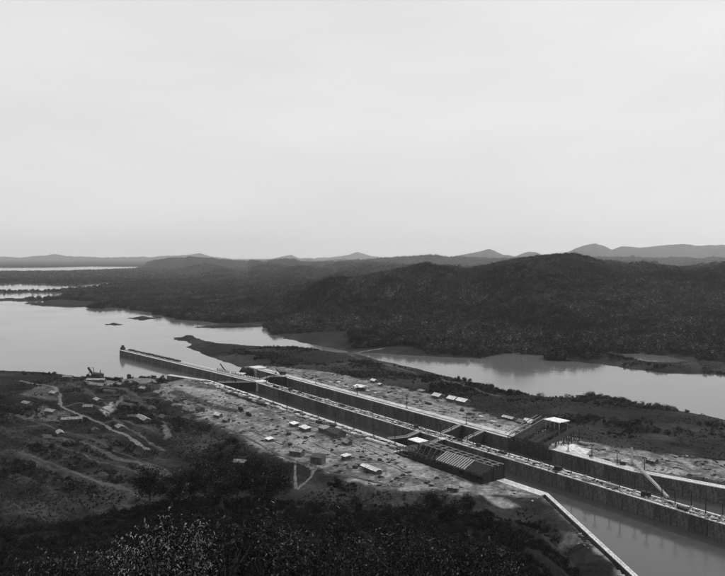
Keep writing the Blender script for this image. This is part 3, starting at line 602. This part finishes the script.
shovel('dark crane machine on the far bank beside the lower far gates', 467, 425.5, R(-40), 0, .75)
shovel('dark crane machine at the lake end of the far bank', 283, 374.5, R(160), 0, .8)
def loco(label, u, v, z=0.0, rot=0.0):
    X, Y = UV(u, v); e = empty('work_locomotive', (X, Y, zat(X, Y)), LANG + rot); tag(e, label, 'locomotive')
    MB().box(-4, 4, -1.2, 1.2, .9, 1.3).build('chassis', 'steel_dark', e); MB().tube([(-1.6, 0, 2.2), (3.6, 0, 2.2)], [.85, .85], 10).build('boiler', 'steel_dark', e)
    MB().box(-4, -1.6, -1.3, 1.3, 1.3, 3.6).build('cab', 'steel_dark', e); MB().box(-4.3, -1.3, -1.5, 1.5, 3.6, 3.8).build('cab_roof', 'roof_dark', e)
    MB().tube([(3, 0, 2.9), (3, 0, 4.3)], [.3, .4], 8).build('chimney', 'steel_dark', e); MB().tube([(.6, 0, 2.9), (.6, 0, 3.5)], [.4, .3], 8).build('steam_dome', 'steel_dark', e)
    for sx in (-2.6, -.4, 1.8, 3.2):
        for s in (-1, 1): MB().tube([(sx, s * .75, .55), (sx, s * .9, .55)], [.55, .55], 10).build('wheel', 'steel_dark', e)
def car(label, u, v, load='timber', rot=0.0, group='flat cars on the yard track', zz=None):
    X, Y = UV(u, v); e = empty('flat_car', (X, Y, zat(X, Y) if zz is None else zz), LANG + rot); tag(e, label, 'rail car', group)
    MB().box(-4.6, 4.6, -1.3, 1.3, .9, 1.2).build('deck', 'timber_dark', e); MB().box(-4, 4, -1.1, 1.1, 1.2, 2.0 + random.random() * .7).build('load', load, e)
    for sx in (-3.2, 3.2): MB().box(sx - .9, sx + .9, -1, 1, 0.1, .9).build('truck', 'steel_dark', e)
u, v = PUV(241, 411); loco('dark work locomotive on the light yard road near the lake end', u, v)
u, v = PUV(249, 416); loco('second dark work locomotive just below the first on the yard road', u, v)
for k in range(9): car('flat car on the yard track beside the near wall, %s from the lake end' % ordw(k), -745 + k * 10.4, 347.5, ['timber', 'timber_dark', 'steel_dark'][k % 3])

# lamp posts
def lamp_proto():
    e = empty('lamp_post', (0, 0, 0), LANG)
    MB().box(-.7, .7, -.7, .7, 0, 1.1).build('base', 'concrete_pale', e); MB().tube([(0, 0, 1.1), (0, 0, 6), (0, 0, 10.2)], [.34, .26, .2], 8).build('pole', 'steel_dark', e)
    for s in (-1, 1):
        am = MB().beam((0, 0, 9.7), (s * 1.3, 0, 10.1), .16).build('lamp_arm', 'steel_dark', e)
        MB().tube([(s * 1.3, 0, 9.2), (s * 1.3, 0, 9.8), (s * 1.3, 0, 10.1)], [.65, .45, .1], 8).build('lamp_shade', 'steel_dark', am)
    return e
def copy_tree(o, parent=None):
    c = link(o.copy()); c.parent = parent
    for ch in [q for q in list(o.children)]: copy_tree(ch, c)
    return c
lp = None
def put_lamp(u, v, label, group):
    global lp
    if lp is None: lp = lamp_proto(); o = lp
    else: o = copy_tree(lp)
    o.location = (*UV(u, v), 0); tag(o, label, 'lamp post', group)
for k in range(32): put_lamp(-772 + k * 19.2, CV0 + 4.4, 'dark lamp post in the near row on the centre wall, %s from the lake end' % ordw(k), 'lamp posts on the centre wall')
for k in range(31): put_lamp(-765 + k * 19.2, CV1 - 1.6, 'dark lamp post in the far row on the centre wall, %s from the lake end' % ordw(k), 'lamp posts on the centre wall')
for k in range(13): put_lamp(-815 + k * 29, 362.5, 'dark lamp post on the near side wall, %s from the lake end' % ordw(k), 'lamp posts on the near wall')
for k in range(4): put_lamp(-740 + k * 85, 457, 'dark lamp post on the far side wall, %s from the lake end' % ordw(k), 'lamp posts on the far wall')
for k in range(4): put_lamp(-372 + k * 22, 456.5, 'dark lamp post on the far wall right of the trestle, %s from it' % ordw(k), 'lamp posts on the far wall')

# stacks of building material on the walls and yard
def lumber(label, u, v, L, n=3, rows=2, m='timber_pale', rot=0.0, group=None, z=None):
    X, Y = UV(u, v); e = empty('timber_stack', (X, Y, zat(X, Y) if z is None else z), LANG + rot); tag(e, label, 'timber stack', group)
    for s in (-1, 1): MB().box(s * L * .35 - .2, s * L * .35 + .2, -n * .55, n * .55, 0, .3).build('bearer', 'timber_dark', e)
    for r in range(rows):
        for i in range(n):
            sh = random.uniform(-.4, .4); y = (i - (n - 1) / 2) * 1.08; MB().box(-L / 2 + sh, L / 2 + sh, y - .5, y + .5, .3 + r * .65, .3 + r * .65 + .6).build('plank', m, e)
def crate(label, u, v, s, m='timber', group=None, z=None):
    X, Y = UV(u, v); e = empty('machine_crate', (X, Y, zat(X, Y) if z is None else z), LANG + random.uniform(-.3, .3)); tag(e, label, 'crate', group)
    MB().box(-s * .75, s * .75, -s * .5, s * .5, 0, s * .8).build('box', m, e); MB().box(-s * .8, s * .8, -s * .55, s * .55, s * .8, s * .9).build('lid', m, e)
    for q in (-.5, .5): MB().box(s * q - .1, s * q + .1, -s * .54, s * .54, 0.05, s * .8 - .01).build('batten', 'timber_dark', e)
for k in range(24):
    u = -770 + k * 25 + random.uniform(-5, 5); m = ['timber_pale', 'timber_dark', 'timber', 'steel_dark'][random.randrange(4)]
    if k % 3 < 2: lumber('stack of timber on the centre wall, %s stack or crate from the lake end' % ordw(k), u, CV0 + random.choice((6, 6.5, 2.2)), random.uniform(5, 11), 2, 2, m, group='stacks and crates on the centre wall', z=0)
    else: crate('crate on the centre wall, %s stack or crate from the lake end' % ordw(k), u, CV0 + 6.4, random.uniform(2.2, 3.6), m, group='stacks and crates on the centre wall', z=0)
for k in range(34):
    u = -815 + k * 10.8 + random.uniform(-3, 3); m = ['timber_pale', 'timber_pale', 'timber_dark', 'timber'][random.randrange(4)]
    lumber('stack of timber along the near wall, %s from the lake end' % ordw(k), u, 353.6 + random.uniform(-1.5, 1.2), random.uniform(5, 10), 3, random.choice((1, 2, 3)), m, rot=random.uniform(-.1, .1), group='timber stacks along the near wall', z=-.15)
for k in range(34):
    u = -760 + k * 11.5 + random.uniform(-5, 5); v = 466 + 7 + random.uniform(0, 22) * (.4 + k / 34); m = ['timber_pale', 'timber_dark', 'timber'][random.randrange(3)]
    lumber('stack of timber on the far bank, %s from the lake end' % ordw(k), u, v, random.uniform(4, 9), 3, random.choice((1, 2)), m, rot=random.uniform(-.8, .8), group='timber stacks on the far bank')
for k, x in enumerate(sorted(random.uniform(285, 405) for _ in range(16))):
    y = 425 + (x - 285) * .32 + random.uniform(4, 26); u, v = PUV(x, y)
    crate('small crate lying loose on the sandy yard, %s from the left' % ordw(k), u, v, random.uniform(1.2, 2.2), ['timber', 'timber_dark', 'timber_dark'][k % 3], group='loose crates on the sandy yard')
for k in range(6):
    crate('small crate on the far bank between trestle and derrick, %s from the trestle' % ordw(k), *PUV(575 + 16 * k, 455.5 + 4.4 * k - random.random() * 4), random.uniform(1.5, 3), ['timber', 'timber_dark'][k % 2], group='crates on the far bank by the derrick')

# ------------------------------------------------------------------ vegetation
def leaf_mesh(name, centers, nl, lsize, m, pale=0.0, pal=.42, base=.03, var=.5, flat=.5, rs=None, outw=None):
    r = np.random.default_rng(rs); V = []; A = []
    C = np.concatenate([c + r.normal(size=(nl, 3)) * rad * .5 for c, rad in centers]); n = len(C)
    nrm = r.normal(size=(n, 3)); nrm[:, 2] = np.abs(nrm[:, 2]) + flat; nrm /= np.linalg.norm(nrm, axis=1)[:, None]
    if outw is not None:
        q = C - np.array(outw); q /= np.linalg.norm(q, axis=1)[:, None]; nrm = q + nrm * .45; nrm /= np.linalg.norm(nrm, axis=1)[:, None]
    a = np.cross(nrm, r.normal(size=(n, 3))); a /= np.linalg.norm(a, axis=1)[:, None]; b = np.cross(nrm, a); s = lsize * r.uniform(.6, 1.4, (n, 1))
    v = np.stack([C - a * s, C - b * s * .32 + nrm * s * .12, C + a * s - nrm * s * .25, C + b * s * .32 + nrm * s * .12], 1).reshape(-1, 3)
    me = bpy.data.meshes.new(name); me.from_pydata(v.tolist(), [], np.arange(n * 4).reshape(n, 4).tolist())
    al = base * np.exp(r.normal(size=n) * .8); al = np.where(r.random(n) < pale, pal * r.uniform(.5, 1.1, n), al)  # pale share: light leaves, and leaf glints painted in as albedo
    at = me.attributes.new('albedo', 'FLOAT', 'POINT'); at.data.foreach_set('value', np.repeat(al, 4).astype(np.float32))
    me.materials.append(M[m]); return me
def crown_centers(r, n, rx, rz, z0, rad):
    out = []
    for _ in range(n):
        p = r.normal(size=3); p /= np.linalg.norm(p); q = r.uniform(.35, 1) ** .6
        out.append((np.array((p[0] * rx * q, p[1] * rx * q, z0 + p[2] * rz * q)), rad * r.uniform(.7, 1.3)))
    return out
# unit-size clumps for masses of vegetation (radius about 1)
clumps = []
for k in range(6):
    r = np.random.default_rng(50 + k); c = crown_centers(r, 9, .75, .55, .75, .5)
    o = bpy.data.objects.new('foliage_clump', leaf_mesh('foliage_clump', c, 20, .22, 'forest', base=.026, var=.6, rs=60 + k, outw=(0, 0, .3))); clumps.append(o)
near_clumps = []
for k in range(4):
    r = np.random.default_rng(50 + k); c = crown_centers(r, 9, .75, .55, .75, .5)
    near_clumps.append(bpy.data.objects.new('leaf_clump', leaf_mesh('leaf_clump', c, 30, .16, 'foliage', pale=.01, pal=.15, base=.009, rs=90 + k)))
def scatter(name, X, Y, Z, S, label, cat, protos=None, tilt=False):
    me = bpy.data.meshes.new(name); co = np.stack([X, Y, Z], 1).astype(np.float32); me.vertices.add(len(co)); me.vertices.foreach_set('co', co.ravel())
    nx = ny = np.zeros(len(X)); rzv = rng.uniform(0, 6.28, len(X))
    if tilt:
        e_ = 18.0; nx = -(terrain(X + e_, Y, False) - terrain(X - e_, Y, False)) / (2 * e_); ny = -(terrain(X, Y + e_, False) - terrain(X, Y - e_, False)) / (2 * e_); rzv = rzv * 0
    for nm, val in (('size', S), ('turn', rzv), ('tilt_x', np.arctan(-ny * 1.2)), ('tilt_y', np.arctan(nx * 1.2))):
        a = me.attributes.new(nm, 'FLOAT', 'POINT'); a.data.foreach_set('value', np.asarray(val, np.float32))
    o = mesh_obj(name, me); tag(o, label, cat, kind='stuff')
    ng = bpy.data.node_groups.new(name, 'GeometryNodeTree'); ng.interface.new_socket('Geometry', in_out='INPUT', socket_type='NodeSocketGeometry'); ng.interface.new_socket('Geometry', in_out='OUTPUT', socket_type='NodeSocketGeometry')
    N = ng.nodes.new; gi = N('NodeGroupInput'); go = N('NodeGroupOutput'); ip = N('GeometryNodeInstanceOnPoints'); jn = N('GeometryNodeJoinGeometry')
    for c in (protos or clumps):
        oi = N('GeometryNodeObjectInfo'); oi.inputs['Object'].default_value = c; oi.inputs['As Instance'].default_value = True; ng.links.new(oi.outputs['Geometry'], jn.inputs[0])
    ng.links.new(gi.outputs[0], ip.inputs['Points']); ng.links.new(jn.outputs[0], ip.inputs['Instance']); ip.inputs['Pick Instance'].default_value = True
    at = N('GeometryNodeInputNamedAttribute'); at.data_type = 'FLOAT'; at.inputs['Name'].default_value = 'size'
    a2 = N('GeometryNodeInputNamedAttribute'); a2.data_type = 'FLOAT'; a2.inputs['Name'].default_value = 'turn'; cx = N('ShaderNodeCombineXYZ')
    for q, nm in ((0, 'tilt_x'), (1, 'tilt_y')):
        a3 = N('GeometryNodeInputNamedAttribute'); a3.data_type = 'FLOAT'; a3.inputs['Name'].default_value = nm; ng.links.new(a3.outputs[0], cx.inputs[q])
    ng.links.new(a2.outputs[0], cx.inputs[2]); ng.links.new(cx.outputs[0], ip.inputs['Rotation']); ng.links.new(at.outputs[0], ip.inputs['Scale']); ng.links.new(ip.outputs[0], go.inputs[0])
    md = o.modifiers.new('scatter', 'NODES'); md.node_group = ng; return o
def samp(n, y0, y1, x0=-190, x1=915, pw=1.0):               # even over the ground inside a wedge of the view
    D = np.sqrt(rng.uniform(y0 ** 2, y1 ** 2, n)); a = rng.uniform(x0, x1, n); return (a - CX) / F * D, D, a
# jungle on the hills across the water
Xs, Ys_, Ss = [], [], []
for n, a, b, s0, s1 in ((52000, 1100, 2700, 3.2, 8.5), (36000, 2700, 5200, 6, 13), (40000, 5200, 11800, 13, 26)):
    X, Y, A = samp(n, a, b, -60, 790); Xs.append(X); Ys_.append(Y); Ss.append((s0 + (s1 - s0) * rng.random(n) ** 2 * 1.5) * (.55 + .9 * fbm(X / 120, Y / 120, 3)))
X, Y, Sz = (np.concatenate(q) for q in (Xs, Ys_, Ss)); Z, A, sdw, sdp, zh = terrain(X, Y)
u, v = toUV(X, Y); dens = fbm(X / 90 + 5, Y / 90, 4)
ang = CX + F * X / Y; sdi = np.max([polysd(P, X, Y) for P in ISL], 0) + 25; strip = (Y < 1330) & (v > 440) & (u > -1150)
keep = (sdw > 3) & (sdp < -60) & (Z > -9.7) & (v > 560) & ~((sdw < 25) & (dens < .40)) & ~((Y < 1500) & (ang < 352)) & (sdi < 0) & (polysd(px([(596, 357), (700, 357), (700, 378), (600, 371)], ZW), X, Y) < 0) & (polysd(px([(335, 349), (420, 351), (470, 385), (380, 376), (335, 360)], ZW), X, Y) < 0)
low = (ang < 250) & (Y > 2500); Sz = np.where(low, Sz * np.where(Y < 5000, .55, .25), Sz)
scatter('jungle', X[keep], Y[keep], Z[keep] - Sz[keep] * .25, Sz[keep], 'dense dark jungle covering the hills across the water', 'jungle', tilt=True)
# scrub on the bank strip and the valley
X, Y, A = samp(60000, 380, 1250); Z, AL, sdw, sdp, zh = terrain(X, Y); dens = fbm(X / 35 + 15, Y / 35, 4); u, v = toUV(X, Y)
keep = (sdw > 4) & (sdp < -9) & (AL < .1) & (zh < 4) & (dens > .41) & (Z > -9.5) & (polysd(px([(335, 349), (420, 351), (450, 378), (380, 368), (335, 360)], ZW), X, Y) < 0) & offroad(X, Y) & (polysd(px([(288, 461), (325, 466), (325, 495), (288, 497)], -4), X, Y) < 0) & ~((v > 340) & (v < 470) & (u > -900))
Sz = (.35 + rng.uniform(.2, 1.3, len(X)) * (.3 + 2.2 * sstep(.4, .75, fbm(X / 50 + 31, Y / 50, 3))))
scatter('scrub', X[keep], Y[keep], Z[keep] - .3, Sz[keep], 'low dark scrub on the banks and the valley floor', 'scrub')
X, Y, A = samp(110000, 380, 900, -120, 640); Z, AL, sdw, sdp, zh = terrain(X, Y); u, v = toUV(X, Y)
keep = (sdw > 3) & (sdp < -6) & (AL < .05) & (zh < 14) & (Z > -9.5) & (fbm(X / 12 + 4, Y / 12, 3) > .45) & (v < 345) & offroad(X, Y) & (polysd(px([(291, 461), (322, 466), (322, 493), (291, 494)], -4), X, Y) < 0)
scatter('rough_grass', X[keep], Y[keep], Z[keep] - .2, rng.uniform(.25, .75, keep.sum()), 'rough dark grass tufts over the valley at the left', 'grass')
# undergrowth of the near hillside
X, Y, A = samp(16000, 60, 480, -150, 720); Z, AL, sdw, sdp, zh = terrain(X, Y); dens = fbm(X / 20 + 15, Y / 20, 4)
keep = (zh > 2) & (sdp < -8) & (dens > .36); u, v = toUV(X, Y); keep &= ~((u > -330) & (v > 290)); Sz = rng.uniform(.8, 2.2, len(X))
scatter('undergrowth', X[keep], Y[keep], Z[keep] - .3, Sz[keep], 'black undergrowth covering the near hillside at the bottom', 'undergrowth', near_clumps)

# individual trees and shrubs
def plant_meshes(kind, seed):
    r = np.random.default_rng(seed); tr = MB()
    if kind == 'tree':
        h = 1.0; tr.tube([(0, 0, 0), (.02, .01, .3), (-.01, .02, .6)], [.035, .026, .014], 7)
        cen = crown_centers(r, 46, .36, .34, .62, .13)
        for c, _ in cen[::4]: tr.tube([(0, .01, .42), tuple((c + np.array((0, .01, .42))) / 2 + np.array((0, 0, -.03))), tuple(c)], [.014, .008, .004], 5)
        cm = leaf_mesh('crown', cen, 70, .026, 'foliage', pale=.01, pal=.14, base=.010, rs=seed)
    elif kind == 'shrub':
        cen = crown_centers(r, 22, .5, .36, .5, .2)
        for c, _ in cen[::3]: tr.tube([(0, 0, 0), tuple(c * np.array((.4, .4, .6))), tuple(c)], [.025, .014, .006], 5)
        cm = leaf_mesh('crown', cen, 110, .028, 'foliage', pale=.07, pal=.24, base=.018, rs=seed)
    else:                                                    # broad pale leaves, highlights painted into their albedo too
        cen = crown_centers(r, 26, .55, .34, .48, .2)
        for c, _ in cen[::3]: tr.tube([(0, 0, 0), tuple(c * np.array((.4, .4, .6))), tuple(c)], [.03, .016, .007], 5)
        cm = leaf_mesh('crown', cen, 110, .024, 'foliage', pale=.26, pal=.42, base=.012, flat=1.2, rs=seed)
    return tr.mesh('trunk', 'bark'), cm
PM = {k: [plant_meshes(k, 200 + 10 * i + j) for j in range(3)] for i, k in enumerate(('tree', 'shrub', 'pale'))}
def plant(name, kind, x, D, h, wid, label, cat, group):
    X = (x - CX) / F * D; z = zat(X, D); e = empty(name, (X, D, z - .15), random.uniform(0, 6.28)); e.scale = (h * wid, h * wid, h); tag(e, label, cat, group)
    t_, c_ = random.choice(PM[kind]); mesh_obj('trunk', t_, e); mesh_obj('crown', c_, e)
for k, (x, D, h, w_) in enumerate([(136, 100, 13.5, .5), (158, 96, 15.5, .55), (182, 102, 15, .5)]):
    plant('broadleaf_bush', 'pale', x, D, h, w_, 'broad pale-leaved bush at the bottom left, %s from the left edge' % ordw(sorted([136, 158, 182]).index(x)), 'bush', 'pale-leaved bushes at the bottom left')
xs = sorted([10, 32, 58, 88, 110, 208, 226, 240, 262, 285, 308, 330, 352, 376, 398, 420, 445, 466, 488, 510])
for k, x in enumerate(xs):
    plant('leafy_shrub', 'shrub', x, random.uniform(112, 190), random.uniform(10, 17), random.uniform(.65, .95), 'dark leafy shrub along the bottom edge, %s from the left' % ordw(k), 'shrub', 'dark shrubs along the bottom edge')
xs = sorted([150, 172, 190, 205, 222, 238, 252, 264, 275, 330, 343, 356, 372, 392, 412, 432, 448, 468, 486])
for k, x in enumerate(xs):
    plant('hillside_tree', 'tree', x, random.uniform(390, 450) if x < 290 else random.uniform(330, 420), random.uniform(20, 28) if x < 290 else random.uniform(9, 14), random.uniform(.8, 1.1), 'dark tree on the near slope, %s of that row from the left' % ordw(k), 'tree', 'dark trees on the near slope')
for k, x in enumerate([30, 52, 78, 96]):
    plant('hillside_tree', 'tree', x, random.uniform(170, 220), random.uniform(8, 12), 1, 'dark tree in the bottom left corner, %s from the left' % ordw(k), 'tree', 'dark trees in the bottom left corner')
for k, (x, D, h) in enumerate([(636, 292, 8), (650, 285, 9), (662, 292, 7)]):
    plant('leafy_shrub', 'shrub', x, D, h, 1.1, 'leafy shrub at the bottom right in front of the canal water, %s of three' % ordw(k), 'shrub', 'shrubs at the bottom right')
for k, (x, y, h) in enumerate([(540, 397, 9), (567, 395, 7), (590, 397, 10), (605, 400, 6), (470, 402, 6), (615, 425, 8), (640, 432, 7), (395, 384, 6)]):
    X, D = W(x, y, -7); plant('bank_tree', 'shrub', x, D, h * .7, 1.7, 'dark tree on the strip before the right lake, %s from the left' % ordw(sorted([540, 567, 590, 605, 470, 615, 640, 395]).index(x)), 'tree', 'trees on the far bank strip')

# litter of a building site: planks, stones, forms, barrels
deb = []
for k in range(6):
    r = random.Random(300 + k); mb = MB()
    for _ in range(5):
        a = r.uniform(0, 3.14); c = (r.uniform(-1, 1), r.uniform(-1, 1)); l = r.uniform(.3, 1.6) if k % 2 else r.uniform(.2, .6); w_ = r.uniform(.1, .35); z0 = r.uniform(0, .25)
        mb.box(-l, l, -w_, w_, z0, z0 + r.uniform(.1, .5), a, c)
    deb.append(bpy.data.objects.new('litter', mb.mesh('litter', ['timber', 'timber_dark', 'timber', 'steel_dark', 'timber_pale', 'timber_dark'][k])))
X, Y, A = samp(15000, 380, 1000, 120, 760); Z, AL, sdw, sdp, zh = terrain(X, Y); dens = fbm(X / 18 + 3, Y / 18, 4); u, v = toUV(X, Y)
keep = (sdp > -3) & (Z > -3) & (dens > .47) & ~((v > 355.5) & (v < 467))
X, Y, Z = X[keep], Y[keep], Z[keep]; n = 900
uu = rng.uniform(-780, -140, n); vv = rng.choice([CV0 + 1.6, CV0 + 5.6, CV0 + 6.6, CV0 + 7.2], n) + rng.uniform(-.6, .6, n); P = [UV(a, b) for a, b in zip(uu, vv)]
uu2 = rng.uniform(-835, -450, n); vv2 = rng.uniform(354, 361, n); P += [UV(a, b) for a, b in zip(uu2, vv2)]
P = np.array(P); Sz = np.concatenate([rng.uniform(.3, 1.15, len(X)) ** 1.4, rng.uniform(.4, .9, n), rng.uniform(.5, 1.3, n)])
scatter('site_litter', np.concatenate([X, P[:, 0]]), np.concatenate([Y, P[:, 1]]), np.concatenate([Z, P[:, 0] * 0 - .05]), Sz, 'planks, stones and building litter strewn over the yard and walls', 'litter', deb)
